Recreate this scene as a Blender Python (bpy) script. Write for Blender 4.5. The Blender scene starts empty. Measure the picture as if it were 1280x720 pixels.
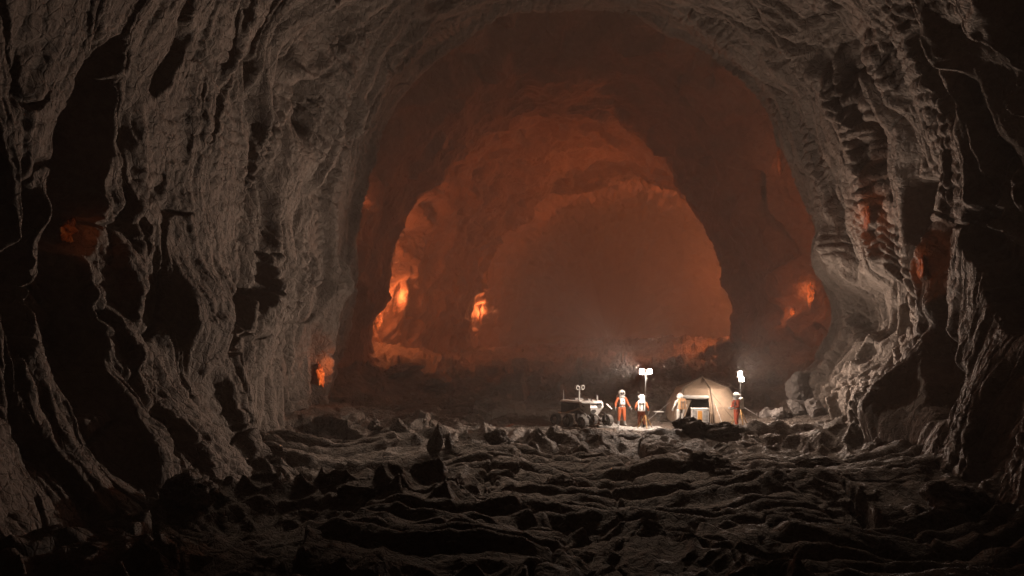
import bpy, bmesh, math, random
import numpy as np
from mathutils import Vector, Matrix, noise as mnoise

random.seed(7)
scene = bpy.context.scene
COL = scene.collection
R = math.radians
F = 995.6            # focal length in photo pixels (28 mm lens, 1280 px wide)
HY = 430.0           # horizon row
CZ = 5.0             # camera height


def at(px, py, d):
    """world point seen at photo pixel (px, py) at distance d along Y"""
    return Vector(((px - 640) / F * d, d, CZ - (py - HY) / F * d))


# ------------------------------------------------------------------ noise
_rs = np.random.RandomState(11)
_perm = np.concatenate([_rs.permutation(1024)] * 2).astype(np.int32)
_g = _rs.normal(size=(1024, 3)).astype(np.float32)
_g /= np.linalg.norm(_g, axis=1)[:, None]
_rnd = _rs.rand(1024).astype(np.float32)


def perlin(x, y, z):
    x = np.asarray(x, np.float32); y = np.asarray(y, np.float32); z = np.asarray(z, np.float32)
    x, y, z = np.broadcast_arrays(x, y, z)
    xi = np.floor(x); yi = np.floor(y); zi = np.floor(z)
    fx = x - xi; fy = y - yi; fz = z - zi
    X = xi.astype(np.int32) & 1023; Y = yi.astype(np.int32) & 1023; Z = zi.astype(np.int32) & 1023
    u = fx * fx * fx * (fx * (fx * 6 - 15) + 10)
    v = fy * fy * fy * (fy * (fy * 6 - 15) + 10)
    w = fz * fz * fz * (fz * (fz * 6 - 15) + 10)
    r = np.zeros_like(fx)
    for dz in (0, 1):
        wz = w if dz else 1 - w
        pz = _perm[(Z + dz) & 1023]
        for dy in (0, 1):
            wy = v if dy else 1 - v
            py = _perm[(pz + Y + dy) & 1023]
            for dx in (0, 1):
                wx = u if dx else 1 - u
                g = _g[_perm[(py + X + dx) & 1023]]
                r += wx * wy * wz * (g[..., 0] * (fx - dx) + g[..., 1] * (fy - dy) + g[..., 2] * (fz - dz))
    return r * 1.5


def fbm(x, y, z, octv=4, gain=0.5):
    a = 1.0; s = 0; f = 1.0
    for o in range(octv):
        s = s + a * perlin(x * f + 13.7 * o, y * f + 5.1 * o, z * f - 8.3 * o)
        a *= gain; f *= 2.03
    return s


def ridged(x, y, z, octv=3, gain=0.5):
    a = 1.0; s = 0; f = 1.0
    for o in range(octv):
        n = 1 - np.abs(perlin(x * f + 31.7 * o, y * f + 15.1 * o, z * f - 18.3 * o)) * 1.6
        s = s + a * n * n
        a *= gain; f *= 2.1
    return s


def sstep(a, b, x):
    t = np.clip((x - a) / (b - a), 0, 1)
    return t * t * (3 - 2 * t)


def worley(x, y, seed=0):
    """F1, F2, random per cell, and offset to the cell point"""
    xi = np.floor(x).astype(np.int32); yi = np.floor(y).astype(np.int32)
    f1 = np.full(x.shape, 9.0, np.float32); f2 = f1.copy()
    cid = np.zeros(x.shape, np.int32); ox = np.zeros(x.shape, np.float32); oy = ox.copy()
    for dy in (-1, 0, 1):
        for dx in (-1, 0, 1):
            h = _perm[(_perm[(xi + dx + seed) & 1023] + yi + dy) & 1023]
            ax = xi + dx + 0.1 + 0.8 * _rnd[h]; ay = yi + dy + 0.1 + 0.8 * _rnd[(h * 7 + 3) & 1023]
            ddx = x - ax; ddy = y - ay
            dd = np.sqrt(ddx * ddx + ddy * ddy)
            m = dd < f1
            f2 = np.where(m, f1, np.minimum(f2, dd))
            cid = np.where(m, h, cid); ox = np.where(m, ddx, ox); oy = np.where(m, ddy, oy)
            f1 = np.where(m, dd, f1)
    return f1, f2, cid, ox, oy


def grid_mesh(name, P):
    """P: (n, m, 3) grid of points -> smooth quad mesh"""
    n, m = P.shape[:2]
    me = bpy.data.meshes.new(name)
    idx = np.arange(n * m, dtype=np.int32).reshape(n, m)
    q = np.stack([idx[:-1, :-1], idx[:-1, 1:], idx[1:, 1:], idx[1:, :-1]], -1).reshape(-1, 4)
    me.vertices.add(n * m); me.loops.add(q.size); me.polygons.add(len(q))
    me.vertices.foreach_set('co', P.astype(np.float32).ravel())
    me.loops.foreach_set('vertex_index', q.ravel())
    me.polygons.foreach_set('loop_start', np.arange(0, q.size, 4, dtype=np.int32))
    me.polygons.foreach_set('use_smooth', np.ones(len(q), bool))
    me.update(calc_edges=True)
    return me


# -------------------------------------------------------------- materials
def new_mat(name):
    m = bpy.data.materials.new(name); m.use_nodes = True
    nt = m.node_tree
    return m, nt, nt.nodes['Principled BSDF']


def nd(nt, t, **kw):
    n = nt.nodes.new(t)
    for k, v in kw.items():
        if k in n.inputs:
            n.inputs[k].default_value = v
        else:
            setattr(n, k, v)
    return n


def rock_mat(name, dark, mid, pale, s=1.0, bump=1.0, rough=0.8, stretch=(1, 1, 1)):
    m, nt, b = new_mat(name); L = nt.links
    tc = nd(nt, 'ShaderNodeTexCoord')
    mp = nd(nt, 'ShaderNodeMapping'); mp.inputs['Scale'].default_value = stretch
    L.new(tc.outputs['Object'], mp.inputs['Vector'])
    n1 = nd(nt, 'ShaderNodeTexNoise', Scale=0.35 * s, Detail=8.0, Roughness=0.6, Distortion=0.6)
    n2 = nd(nt, 'ShaderNodeTexNoise', Scale=4.5 * s, Detail=8.0, Roughness=0.68)
    n3 = nd(nt, 'ShaderNodeTexNoise', Scale=1.7 * s, Detail=6.0, Roughness=0.6, Distortion=1.5)
    vo = nd(nt, 'ShaderNodeTexVoronoi', Scale=3.2 * s, feature='DISTANCE_TO_EDGE')
    for n in (n1, n2, n3):
        L.new(mp.outputs[0], n.inputs['Vector'])
    mix = nd(nt, 'ShaderNodeMix', data_type='RGBA'); mix.inputs[0].default_value = 0.14
    L.new(mp.outputs[0], mix.inputs[6]); L.new(n3.outputs['Color'], mix.inputs[7])
    L.new(mix.outputs[2], vo.inputs['Vector'])
    cr = nd(nt, 'ShaderNodeValToRGB')
    e = cr.color_ramp.elements
    e[0].position = 0.3; e[0].color = (*dark, 1); e[1].position = 0.72; e[1].color = (*pale, 1)
    k = e.new(0.5); k.color = (*mid, 1)
    ad = nd(nt, 'ShaderNodeMath', operation='MULTIPLY_ADD'); ad.inputs[1].default_value = 0.6; ad.inputs[2].default_value = 0.2
    av = nd(nt, 'ShaderNodeMath', operation='ADD')
    L.new(n1.outputs['Fac'], av.inputs[0]); L.new(n2.outputs['Fac'], av.inputs[1])
    hf = nd(nt, 'ShaderNodeMath', operation='MULTIPLY'); hf.inputs[1].default_value = 0.5
    L.new(av.outputs[0], hf.inputs[0]); L.new(hf.outputs[0], cr.inputs[0])
    L.new(cr.outputs[0], b.inputs['Base Color'])
    b.inputs['Roughness'].default_value = rough
    b.inputs['Specular IOR Level'].default_value = 0.3
    b1 = nd(nt, 'ShaderNodeBump', Strength=0.75 * bump, Distance=0.16)
    b2 = nd(nt, 'ShaderNodeBump', Strength=0.8 * bump, Distance=0.07)
    b3 = nd(nt, 'ShaderNodeBump', Strength=0.5 * bump, Distance=0.05)
    cm = nd(nt, 'ShaderNodeMath', operation='MINIMUM'); cm.inputs[1].default_value = 0.08
    L.new(vo.outputs['Distance'], cm.inputs[0])
    c2 = nd(nt, 'ShaderNodeMath', operation='MULTIPLY'); c2.inputs[1].default_value = 10.0
    L.new(cm.outputs[0], c2.inputs[0])
    L.new(n3.outputs['Fac'], b1.inputs['Height']); L.new(n2.outputs['Fac'], b2.inputs['Height']); L.new(c2.outputs[0], b3.inputs['Height'])
    L.new(b1.outputs[0], b2.inputs['Normal']); L.new(b2.outputs[0], b3.inputs['Normal']); L.new(b3.outputs[0], b.inputs['Normal'])
    return m


def plain(name, col, rough=0.6, metal=0.0, var=0.25, scale=9.0, bump=0.0):
    """painted / woven surface with a little wear"""
    m, nt, b = new_mat(name); L = nt.links
    tc = nd(nt, 'ShaderNodeTexCoord')
    n = nd(nt, 'ShaderNodeTexNoise', Scale=scale, Detail=6.0, Roughness=0.65)
    L.new(tc.outputs['Object'], n.inputs['Vector'])
    cr = nd(nt, 'ShaderNodeValToRGB'); e = cr.color_ramp.elements
    e[0].position = 0.3; e[0].color = (*[c * (1 - var) for c in col], 1)
    e[1].position = 0.65; e[1].color = (*[min(1, c * (1 + var * 0.3)) for c in col], 1)
    L.new(n.outputs['Fac'], cr.inputs[0]); L.new(cr.outputs[0], b.inputs['Base Color'])
    b.inputs['Roughness'].default_value = rough; b.inputs['Metallic'].default_value = metal
    if bump:
        bp = nd(nt, 'ShaderNodeBump', Strength=bump, Distance=0.02)
        L.new(n.outputs['Fac'], bp.inputs['Height']); L.new(bp.outputs[0], b.inputs['Normal'])
    return m


def lava_mat(name, strength):
    m, nt, b = new_mat(name); L = nt.links
    tc = nd(nt, 'ShaderNodeTexCoord')
    n = nd(nt, 'ShaderNodeTexNoise', Scale=1.3, Detail=9.0, Roughness=0.7, Distortion=2.2)
    L.new(tc.outputs['Object'], n.inputs['Vector'])
    cr = nd(nt, 'ShaderNodeValToRGB'); e = cr.color_ramp.elements
    e[0].position = 0.40; e[0].color = (0.03, 0.002, 0.0, 1); e[1].position = 0.74; e[1].color = (1.0, 0.33, 0.08, 1)
    k = e.new(0.55); k.color = (0.55, 0.08, 0.012, 1)
    L.new(n.outputs['Fac'], cr.inputs[0])
    L.new(cr.outputs[0], b.inputs['Emission Color']); b.inputs['Emission Strength'].default_value = strength
    b.inputs['Base Color'].default_value = (0.05, 0.03, 0.025, 1); b.inputs['Roughness'].default_value = 0.9
    bp = nd(nt, 'ShaderNodeBump', Strength=0.8, Distance=0.2)
    L.new(n.outputs['Fac'], bp.inputs['Height']); L.new(bp.outputs[0], b.inputs['Normal'])
    return m


def emit_mat(name, col, s):
    m, nt, b = new_mat(name)
    b.inputs['Base Color'].default_value = (0.8, 0.8, 0.8, 1)
    b.inputs['Emission Color'].default_value = (*col, 1); b.inputs['Emission Strength'].default_value = s
    return m


ROCK = rock_mat('basalt_wall_rock', (0.066, 0.050, 0.040), (0.125, 0.097, 0.078), (0.20, 0.158, 0.128), s=1.0, bump=1.4)
FLOOR = rock_mat('basalt_floor_rock', (0.052, 0.039, 0.031), (0.098, 0.074, 0.058), (0.175, 0.134, 0.106), s=1.2, bump=2.0)
DEEP = rock_mat('deep_tunnel_rock', (0.080, 0.050, 0.036), (0.12, 0.078, 0.058), (0.17, 0.112, 0.085), s=0.5, bump=1.4)
LIT_POOL = rock_mat('lamp_pool_paint', (0.10, 0.09, 0.083), (0.25, 0.235, 0.22), (0.42, 0.40, 0.375), s=2.0, bump=1.2)  # pale colour paints lamp light onto the camp ground
BOULD = rock_mat('boulder_rock', (0.11, 0.095, 0.085), (0.18, 0.155, 0.14), (0.27, 0.24, 0.215), s=1.6)


def tag(o, label=None, cat=None, group=None, kind=None):
    if label: o['label'] = label
    if cat: o['category'] = cat
    if group: o['group'] = group
    if kind: o['kind'] = kind
    return o


def link(name, me, mat=None, parent=None):
    o = bpy.data.objects.new(name, me); COL.objects.link(o)
    if mat is not None and not me.materials:
        me.materials.append(mat)
    if parent: o.parent = parent
    return o


def empty(name, loc, rz, label, cat, group=None):
    o = bpy.data.objects.new(name, None); COL.objects.link(o)
    o.location = loc; o.rotation_euler = (0, 0, rz); o.empty_display_size = 0.3
    return tag(o, label, cat, group)


# ================================================================= tunnel
TH0, TH1 = R(-150), R(150)


def outline(pts, c):
    """photo outline -> function theta -> radius in pixels about centre c"""
    a = sorted((math.atan2(x - c[0], -(y - c[1])), math.hypot(x - c[0], y - c[1])) for x, y in pts)
    t = np.array([q[0] for q in a]); r = np.array([q[1] for q in a])

    def f(th):
        v = np.interp(th, t, r)
        k = max(3, int(len(th) / 110)) | 1
        return np.convolve(np.pad(v, k // 2, mode='edge'), np.ones(k) / k, 'valid')
    return f


def loft(ds, th, sections):
    """sections: list of (d, centre_px, outline fn, scale). Returns base points, radial directions, radius grid"""
    rows = []
    for d, c, fn, sc in sections:
        cx = (c[0] - 640) / F * d; cz = CZ - (c[1] - HY) / F * d
        rows.append((d, cx, cz, fn(th) * sc / F * d))
    D = np.array([q[0] for q in rows])
    cx = np.interp(ds, D, [q[1] for q in rows]); cz = np.interp(ds, D, [q[2] for q in rows])
    RR = np.stack([q[3] for q in rows])
    i = np.clip(np.searchsorted(D, ds) - 1, 0, len(D) - 2)
    t = np.clip((ds - D[i]) / (D[i + 1] - D[i]), 0, 1)[:, None]
    rad = RR[i] * (1 - t) + RR[i + 1] * t
    sx, cs = np.sin(th)[None], np.cos(th)[None]
    P = np.stack([cx[:, None] + rad * sx, np.repeat(ds[:, None], len(th), 1), cz[:, None] + rad * cs], -1)
    N = np.stack([np.repeat(-sx, len(ds), 0), np.zeros_like(rad), np.repeat(-cs, len(ds), 0)], -1)
    return P.astype(np.float32), N.astype(np.float32), rad


def steps(a, b, n, p):
    """n depths from a to b, spacing growing like d**p"""
    q = 1 - p
    return (a ** q + (b ** q - a ** q) * np.linspace(0, 1, n)) ** (1 / q)


CA, CB, CC = (735, 330), (695, 330), (770, 370)
RIM_A = [(430, 640), (405, 540), (414, 470), (418, 430), (432, 380), (438, 330), (440, 290), (447, 240), (458, 200), (476, 152),
         (498, 118), (528, 84), (570, 50), (612, 24), (650, 10), (700, 4), (750, 4), (795, 14), (830, 36), (870, 60), (915, 84), (955, 116),
         (985, 170), (1008, 225), (1024, 290), (1034, 345), (1046, 400), (1024, 450), (1005, 490), (1020, 560), (1030, 640)]
RIM_B = [(440, 640), (490, 520), (496, 480), (480, 450), (469, 425), (473, 400), (488, 375), (485, 330), (494, 292), (512, 256), (545, 226),
         (562, 204), (592, 188), (606, 168), (640, 156), (690, 150), (740, 152), (790, 165), (822, 188), (845, 228), (868, 262), (888, 290),
         (904, 315), (905, 350), (917, 385), (915, 420), (908, 450), (915, 520), (940, 640)]
RIM_C = [(560, 640), (610, 500), (602, 440), (598, 390), (606, 345), (636, 296), (676, 256), (720, 236), (770, 227), (830, 234), (880, 262),
         (928, 318), (960, 380), (965, 440), (960, 520), (960, 640)]
fA, fB, fC = outline(RIM_A, CA), outline(RIM_B, CB), outline(RIM_C, CC)
circ = lambda th: np.full(len(th), 1.0) * F     # 1 m at 1 m

# ---- dents and pockets of the near wall: (photo px, px radius x, y, tilt deg, depth m)
DENTS = [
    (312, 300, 24, 95, 8, 1.3), (285, 385, 22, 55, 25, 0.9), (352, 130, 22, 80, 28, 1.1), (395, 60, 14, 60, 30, 0.7),
    (115, 180, 34, 120, 4, 2.0), (95, 400, 28, 110, -4, 1.5), (20, 330, 26, 90, 0, 1.6),
    (225, 60, 10, 70, 20, 0.5), (195, 500, 5, 70, -14, 0.4), (290, 460, 5, 80, -20, 0.45),
    (1040, 55, 34, 55, -25, 1.3), (1084, 165, 10, 66, -14, 0.8), (1143, 262, 22, 42, -8, 1.3),
    (1098, 390, 20, 44, 6, 0.9), (1185, 450, 22, 66, 5, 1.2), (1150, 80, 12, 80, -22, 0.9),
    (1228, 180, 28, 140, -16, 1.7), (1268, 90, 34, 130, -16, 2.0), (1250, 330, 20, 66, -20, 1.2), (965, 35, 26, 10, 35, 0.5),
]
BULGES = [
    (168, 300, 14, 200, 4, 0.8), (165, 520, 16, 90, -18, 0.6), (420, 355, 16, 30, 10, 0.9), (380, 190, 20, 160, 24, 0.8), (235, 390, 40, 70, 10, 0.6),
    (1165, 330, 14, 90, -8, 0.7), (1200, 120, 14, 160, -20, 0.8), (1060, 330, 26, 60, -12, 0.9), (1015, 470, 22, 40, 0, 0.9),
    (1100, 80, 14, 80, -20, 0.6), (1090, 500, 60, 50, 10, 0.5), (1002, 200, 14, 90, -18, 0.5),
]


def px_of(P):
    d = np.maximum(P[..., 1], 1.0)
    return 640 + P[..., 0] / d * F, HY - (P[..., 2] - CZ) / d * F


def blobs(P, lst, wob, sharp):
    X, Y = px_of(P)
    X = X + wob[0]; Y = Y + wob[1]
    out = np.zeros(X.shape, np.float32)
    for px, py, rx, ry, tilt, dep in lst:
        c, s = math.cos(R(tilt)), math.sin(R(tilt))
        dx, dy = X - px, Y - py
        a = (dx * c + dy * s) / rx; b = (-dx * s + dy * c) / ry
        r = np.sqrt(a * a + b * b) + wob[2]
        out = np.maximum(out, dep * (1 - sstep(sharp, 1.25, r)))
    return out


# ---- near tube
nd_, nt_ = 820, 1750
dsA = np.concatenate([np.linspace(-16, 15.5, 24), steps(16.5, 47.0, nd_, 1.15), steps(47.1, 48.2, 10, 1.0001)])
thA = np.linspace(TH0, TH1, nt_)
secA = [(-16, (640, 430), lambda th: circ(th) * 5, 1), (-15.9, (640, 430), lambda th: circ(th) * 5, 1)]
P0, N0, rad = None, None, None


def tubeA():
    ds, th = dsA, thA
    cx = np.interp(ds, [-16, 10, 20, 47, 54], [0.3, 0.9, 1.7, (CA[0] - 640) / F * 47, (CA[0] - 640) / F * 47])
    cz = np.interp(ds, [-16, 10, 20, 47, 54], [8.0, 8.3, 8.6, CZ + (HY - CA[1]) / F * 47, CZ + (HY - CA[1]) / F * 47])
    rim = fA(th) / F * 47.0
    w = sstep(24, 44, ds)[:, None]
    gen = 14.8 + 0.5 * np.cos(th * 2)[None]
    rad = gen * (1 - w) + rim[None] * w
    lip = np.clip((ds - 46.0) / 8.0, 0, 1)[:, None]
    rad = rad + 7.0 * lip ** 2 + 0.15 * 0
    sx, cs = np.sin(th)[None], np.cos(th)[None]
    P = np.stack([cx[:, None] + rad * sx, np.repeat(ds[:, None], len(th), 1), cz[:, None] + rad * cs], -1).astype(np.float32)
    N = np.stack([np.repeat(-sx, len(ds), 0), np.zeros_like(rad), np.repeat(-cs, len(ds), 0)], -1).astype(np.float32)
    x, y, z = P[..., 0], P[..., 1], P[..., 2]
    u = y; v = (th[None] * 14.5 + 0 * y).astype(np.float32)
    # long flow folds that hang down the wall and lean along the tube as they climb
    zz = 0 * u
    wa = fbm(x / 8, y / 8, z / 11, 3); wb = fbm(x / 3.5 + 40, y / 3.5, z / 7, 3); wc = perlin(x / 1.8, y / 1.8, z / 3.2 + 9)
    us = u + 0.25 * np.abs(v) - 0.009 * v * v + 1.5 * wa + 0.35 * wb
    h = 0.55 * fbm(x / 8 + 3, y / 8, z / 10, 3)
    n1 = perlin(us / 2.6, v / 17, zz + 1.5); n2 = perlin(us / 1.05 + 0.5 * n1 + 0.15 * wb, v / 8.0, zz + 7.5)
    n3 = perlin(us / 0.46 + 0.8 * n2 + 0.3 * wc, v / 3.6, zz + 17.5); n4 = perlin(us / 0.2 + 0.8 * n3 + 0.6 * wc, v / 1.5, zz + 27.5)
    bil = lambda n, p: np.minimum(np.abs(n) * 2.2, 1.2) ** p
    m2 = 0.45 + 0.55 * sstep(-0.3, 0.3, perlin(u / 5 + 81, v / 9, zz + 2.2))
    m3 = 0.3 + 0.7 * sstep(-0.25, 0.3, perlin(u / 3 + 18, v / 5, zz + 5.2))
    dp = 0.62 + 1.1 * sstep(27, 38, u)
    h += 0.66 * (0.6 + 0.4 * sstep(27, 36, u)) * (bil(n1, 0.75) - 0.5) + 0.42 * dp * m2 * (bil(n2, 0.7) - 0.5) + 0.155 * dp * m3 * (bil(n3, 0.7) - 0.5) + 0.065 * (bil(n4, 0.8) - 0.5)
    # peeling curtains of older lining: gentle rise and abrupt break
    ph = us * 0.21 + 0.35 * wb + 0.25 * perlin(u / 10, v / 22, zz + 6)
    t = 1 - (ph - np.floor(ph))
    cur = t ** 1.3 * (1 - sstep(0.90, 1.0, t))
    mk = sstep(-0.25, 0.2, perlin(u / 6 + 5, v / 14, 3.3 + zz))
    h += 0.78 * (0.6 + 0.4 * sstep(27, 36, u)) * (cur - 0.35) * mk
    ph2 = us * 0.55 + 0.6 * n1 + 0.25 * wc
    t2 = 1 - (ph2 - np.floor(ph2))
    mk2 = sstep(-0.15, 0.3, perlin(u / 4 + 25, v / 9, 8.3 + zz))
    h += 0.26 * dp * (t2 ** 1.2 * (1 - sstep(0.86, 1.0, t2)) - 0.35) * mk2
    # ropy wrinkles sagging between the folds
    mw = sstep(0.0, 0.25, perlin(u / 3.0 + 60, v / 5.5, 1.1 + zz) + 0.12 * sstep(8, 18, np.abs(v)))
    arg = (v + 0.55 * bil(n1, 1.0) + 0.35 * bil(n2, 1.0)) / 0.19 + 2.6 * wa + 2.2 * wc + 1.3 * perlin(u / 0.7, v / 1.3, 4 + zz)
    h += 0.20 * dp * mw * (np.abs(np.sin(arg)) ** 0.6 - 0.6) * (0.7 + 0.7 * perlin(u / 0.8, v / 1.2, zz + 2))
    # grain
    h += 0.07 * fbm(x / 0.9, y / 0.9, z / 0.9, 4, 0.6)
    # cracks
    cr = np.abs(perlin(x / 3.1 + 7, y / 3.1, z / 6.5) + 0.12 * wc)
    h -= 0.35 * (1 - sstep(0.0, 0.030, cr)) * sstep(0.0, 0.3, wb + 0.2)
    wob = (9 * wc + 16 * wa + 7 * perlin(x / 0.8, y / 0.8, z / 1.6), 10 * wc + 24 * wa, 0.3 * n2 + 0.22 * n3 + 0.25 * perlin(x / 1.1, y / 1.1, z / 2.0))
    dn = blobs(P, DENTS, wob, 0.72); bl = blobs(P, BULGES, wob, 0.2)
    fl = np.where(ds > 8, 1, 0)[:, None]
    h = h * (1 - 0.15 * np.clip(dn, 0, 1)) + fl * (bl - dn)
    # calm the lip so that the rim keeps its line
    h *= (1 - 0.35 * sstep(44, 47, ds))[:, None]
    push = 0.22 * perlin(x / 1.8 + 70, y / 1.8, z / 5.0) + 0.18 * n2
    P = P + N * h[..., None]
    P[..., 1] += push * np.where(ds > 8, 1, 0)[:, None]
    return P


OR = (1.0, 0.24, 0.07)
SURF = {'A': tubeA()}
link('cave_wall', grid_mesh('cave_wall', SURF['A']), ROCK)['kind'] = 'structure'


def funnel(name, ds, sections, nth, amp, mat, seed, span=150):
    th = np.linspace(R(-span), R(span), nth)
    P, N, rad = loft(ds, th, sections)
    x, y, z = P[..., 0] + seed, P[..., 1], P[..., 2]
    u = y; v = (th[None] * 16 + 0 * y).astype(np.float32)
    wa = fbm(x / 9, y / 9, z / 9, 3); wb = fbm(x / 4 + 30, y / 4, z / 4, 2)
    us = u + 0.3 * np.abs(v) * 0.3
    h = 1.5 * fbm(x / 10, y / 10, z / 10, 4) + 0.7 * (ridged(us / 5 + wa, v / 13, 0 * u + seed, 3, 0.55) - 1)
    ph = us * 0.12 + 1.1 * wa + 0.02 * v
    t = ph - np.floor(ph)
    h += 1.5 * (t ** 1.3 * (1 - sstep(0.85, 1.0, t)) - 0.35)
    h += 0.35 * fbm(x / 1.9, y / 1.9, z / 1.9, 4, 0.55) + 0.25 * (ridged(us / 1.6 + wb, v / 5, 0 * u, 2) - 0.9)
    P = P + N * (amp * h)[..., None]
    P[..., 1] += amp * 0.6 * perlin(x / 3, y / 3, z / 5 + 4)
    SURF['ABCD'[len(SURF)]] = P
    o = link(name, grid_mesh(name, P), mat); o['kind'] = 'structure'
    return o


DB = 75.0
funnel('tunnel_wall', np.concatenate([steps(64, DB, 330, 1.0001), steps(DB + .08, DB + 12, 60, 1.0001)]),  # start set back to leave an unseen gap for the added sun
       [(64, CA, fA, 1.08), (68.5, ((CA[0] + CB[0]) / 2, 330), lambda th: 0.42 * fA(th) + 0.58 * fB(th), 1.02), (DB, CB, fB, 1.0), (DB + 3, CB, fB, 1.02), (DB + 12, CB, fB, 1.45)],
       1100, 0.62, DEEP, 17.0)
DC = 122.0
funnel('tunnel_wall', np.concatenate([steps(DB + 2.5, DC, 260, 1.3), steps(DC + .3, DC + 16, 40, 1.0001)]),
       [(DB + 2.5, CB, fB, 1.5), (88, CB, fB, 1.14), (100, (730, 345), lambda th: 0.5 * fB(th) + 0.5 * fC(th), 1.04), (DC, CC, fC, 1.0), (DC + 16, CC, fC, 1.4)],
       800, 0.95, DEEP, 53.0)
funnel('tunnel_wall', steps(DC + 3, 335, 110, 1.3),
       [(DC + 3, CC, fC, 1.45), (165, (775, 375), fC, 0.98), (215, (772, 378), fC, 0.84), (275, (768, 385), fC, 0.62), (325, (765, 395), fC, 0.34), (335, (765, 430), fC, 0.01)], 420, 1.35, DEEP, 91.0, 180)

# ================================================================== ground
ROPES = [  # photo column, depth of the fan's apex, reach, half width, wavelength, seed
    (800, 33.0, 14.0, 5.4, 0.80, 4.2), (418, 37.0, 9.0, 5.4, 0.95, 7.0), (1090, 32.0, 8.0, 4.6, 0.9, 12.0), (560, 23.0, 6.5, 3.4, 0.7, 9.0), (1150, 22.5, 7.0, 3.6, 0.7, 19.0),
]


def ground_z(x, y, detail=True):
    x = np.asarray(x, np.float32); y = np.asarray(y, np.float32)
    o = 0 * x
    z = np.interp(y, [-20, 14, 20, 27, 34, 38, 41, 44, 48, 52, 58, 66, 80, 110, 260], [-0.5, -0.25, 0.0, 0.12, 0.22, 0.32, 0.50, 0.64, 0.85, 1.3, 2.0, 2.35, 2.75, 3.4, 4.3]).astype(np.float32)
    # banks up against the side walls
    z = z + 0.02 * np.clip(x - 11, 0, 9) ** 2 + 0.022 * np.clip(-x - 7, 0, 10) ** 2
    z = z - 1.0 * sstep(1, -8, x) * sstep(47, 56, y) * (1 - sstep(66, 86, y))
    rub = sstep(50, 58, y) * (1 - sstep(84, 110, y))
    z = z + rub * (0.55 * fbm(x / 3.2, y / 4.5, o + 61, 4, 0.55) + 0.35 * np.abs(perlin(x / 1.4, y / 2.2, o + 63)))
    camp = np.exp(-(((x - 8.0) / 8.0) ** 4 + ((y - 42.6) / 3.2) ** 4))
    calm = 1 - 0.86 * camp
    near = 1 - sstep(44, 60, y)
    z = z + calm * (0.55 * fbm(x / 7, y / 5, o + 2, 3) * (0.5 + 0.5 * near) + (1 - near) * 0.55 * fbm(x / 9, y / 6, o + 6, 3))
    wx = 0.55 * fbm(x / 2.6, y / 2.6, o + 11, 3); wy = 0.55 * fbm(x / 2.6 + 50, y / 2.6, o + 11, 3)
    # ropy lava fans
    tot = 0 * x; ropes = 0 * x
    for px, da, reach, wid, lam, s in ROPES:
        ax = (px - 640) / F * (da - reach * 0.5)
        dx = x - ax + 0.35 * wx; dy = da - y + 0.35 * wy
        rr = np.sqrt((dx * 0.8) ** 2 + (dy + 2.0) ** 2) - 2.0
        m = sstep(0.4, 1.4, rr) * (1 - sstep(reach * 0.8, reach, rr)) * (1 - sstep(wid * 0.75, wid, np.abs(dx) + 0.5 * wy))
        a = rr / lam * math.pi / 1.25 + 1.2 * perlin(x / 3.6 + s, y / 3.0, o + s) + 0.35 * perlin(x / 0.9, y / 0.9, o + s)
        sn = np.sin(a)
        rope = np.abs(sn) ** 0.6 * (0.9 + 0.4 * perlin(x / 3.0, y / 1.2 + s, o) + 0.15 * perlin(x / 0.5, y / 0.5 + s, o))
        ropes = np.where(m > tot, m * (0.56 * (rope - 0.55) + 0.22 + 0.06 * np.sin(a * 2.7 + 2 * wx)), ropes)
        tot = np.maximum(tot, m)
    # broken crust: big tilted slabs
    f1, f2, c, ox, oy = worley((x + wx * 1.4) / 5.2, (y + wy * 1.4) / 5.0, 3)
    hh = _rnd[c] - 0.5; tx = _rnd[(c * 3 + 1) & 1023] - 0.5; ty = _rnd[(c * 5 + 2) & 1023] - 0.25
    e = f2 - f1
    slab = 1.05 * hh + 1.3 * tx * ox + 1.9 * ty * oy + 0.12 * sstep(0.02, 0.07, e) * (1 - sstep(0.07, 0.3, e)) - 0.6 * (1 - sstep(0.0, 0.05, e))
    far = 1 + 0.6 * sstep(46, 54, y)
    slab = np.clip(slab, -0.8, 0.5)
    z = z + calm * slab * (0.6 + 0.4 * near) * far * (1 - 0.82 * tot)
    f1, f2, c, ox, oy = worley((x + 0.8 * wx) / 2.5 + 20, (y + 0.8 * wy) / 2.3, 77)
    e = f2 - f1
    mk = sstep(-0.2, 0.15, perlin(x / 5, y / 5, o + 31)) * (1 - tot)
    z = z + calm * far * mk * 0.75 * (0.36 * (_rnd[c] - 0.5) + 0.6 * (_rnd[(c * 3 + 1) & 1023] - 0.5) * ox + 0.95 * (_rnd[(c * 5 + 2) & 1023] - 0.25) * oy - 0.22 * (1 - sstep(0, 0.07, e)))
    z = z + ropes * calm
    # broken, jagged pressure ridges
    jx = x + 0.5 * wx; jy = y + 0.5 * wy
    jag = 1 - np.abs(perlin(jx / 2.6 + 3, jy / 2.4, o + 71)) * 2.2
    jag = np.clip(jag, 0, 1) ** 1.6 * sstep(-0.15, 0.3, perlin(x / 5.5, y / 5.5, o + 72))
    j2 = np.clip(1 - np.abs(perlin(jx / 1.05, jy / 1.0 + 5, o + 73)) * 2.2, 0, 1) ** 1.4
    z = z + (1 - 0.75 * tot) * calm * (0.46 * jag * (0.65 + 0.6 * j2) + 0.17 * (j2 - 0.4))
    # general wrinkle of the crust where no fan lies
    mk = (1 - tot) * sstep(-0.15, 0.3, perlin(x / 3.5 + 9, y / 3.5, o + 3))
    dirn = perlin(x / 6, y / 6, o + 44) * 3
    a = (y + x * 0.45 * np.sin(dirn)) / 0.30 + 3.0 * perlin(x / 3.2, y / 2.6, o + 8) + 0.7 * perlin(x / 0.8, y / 0.8, o + 8)
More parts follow.
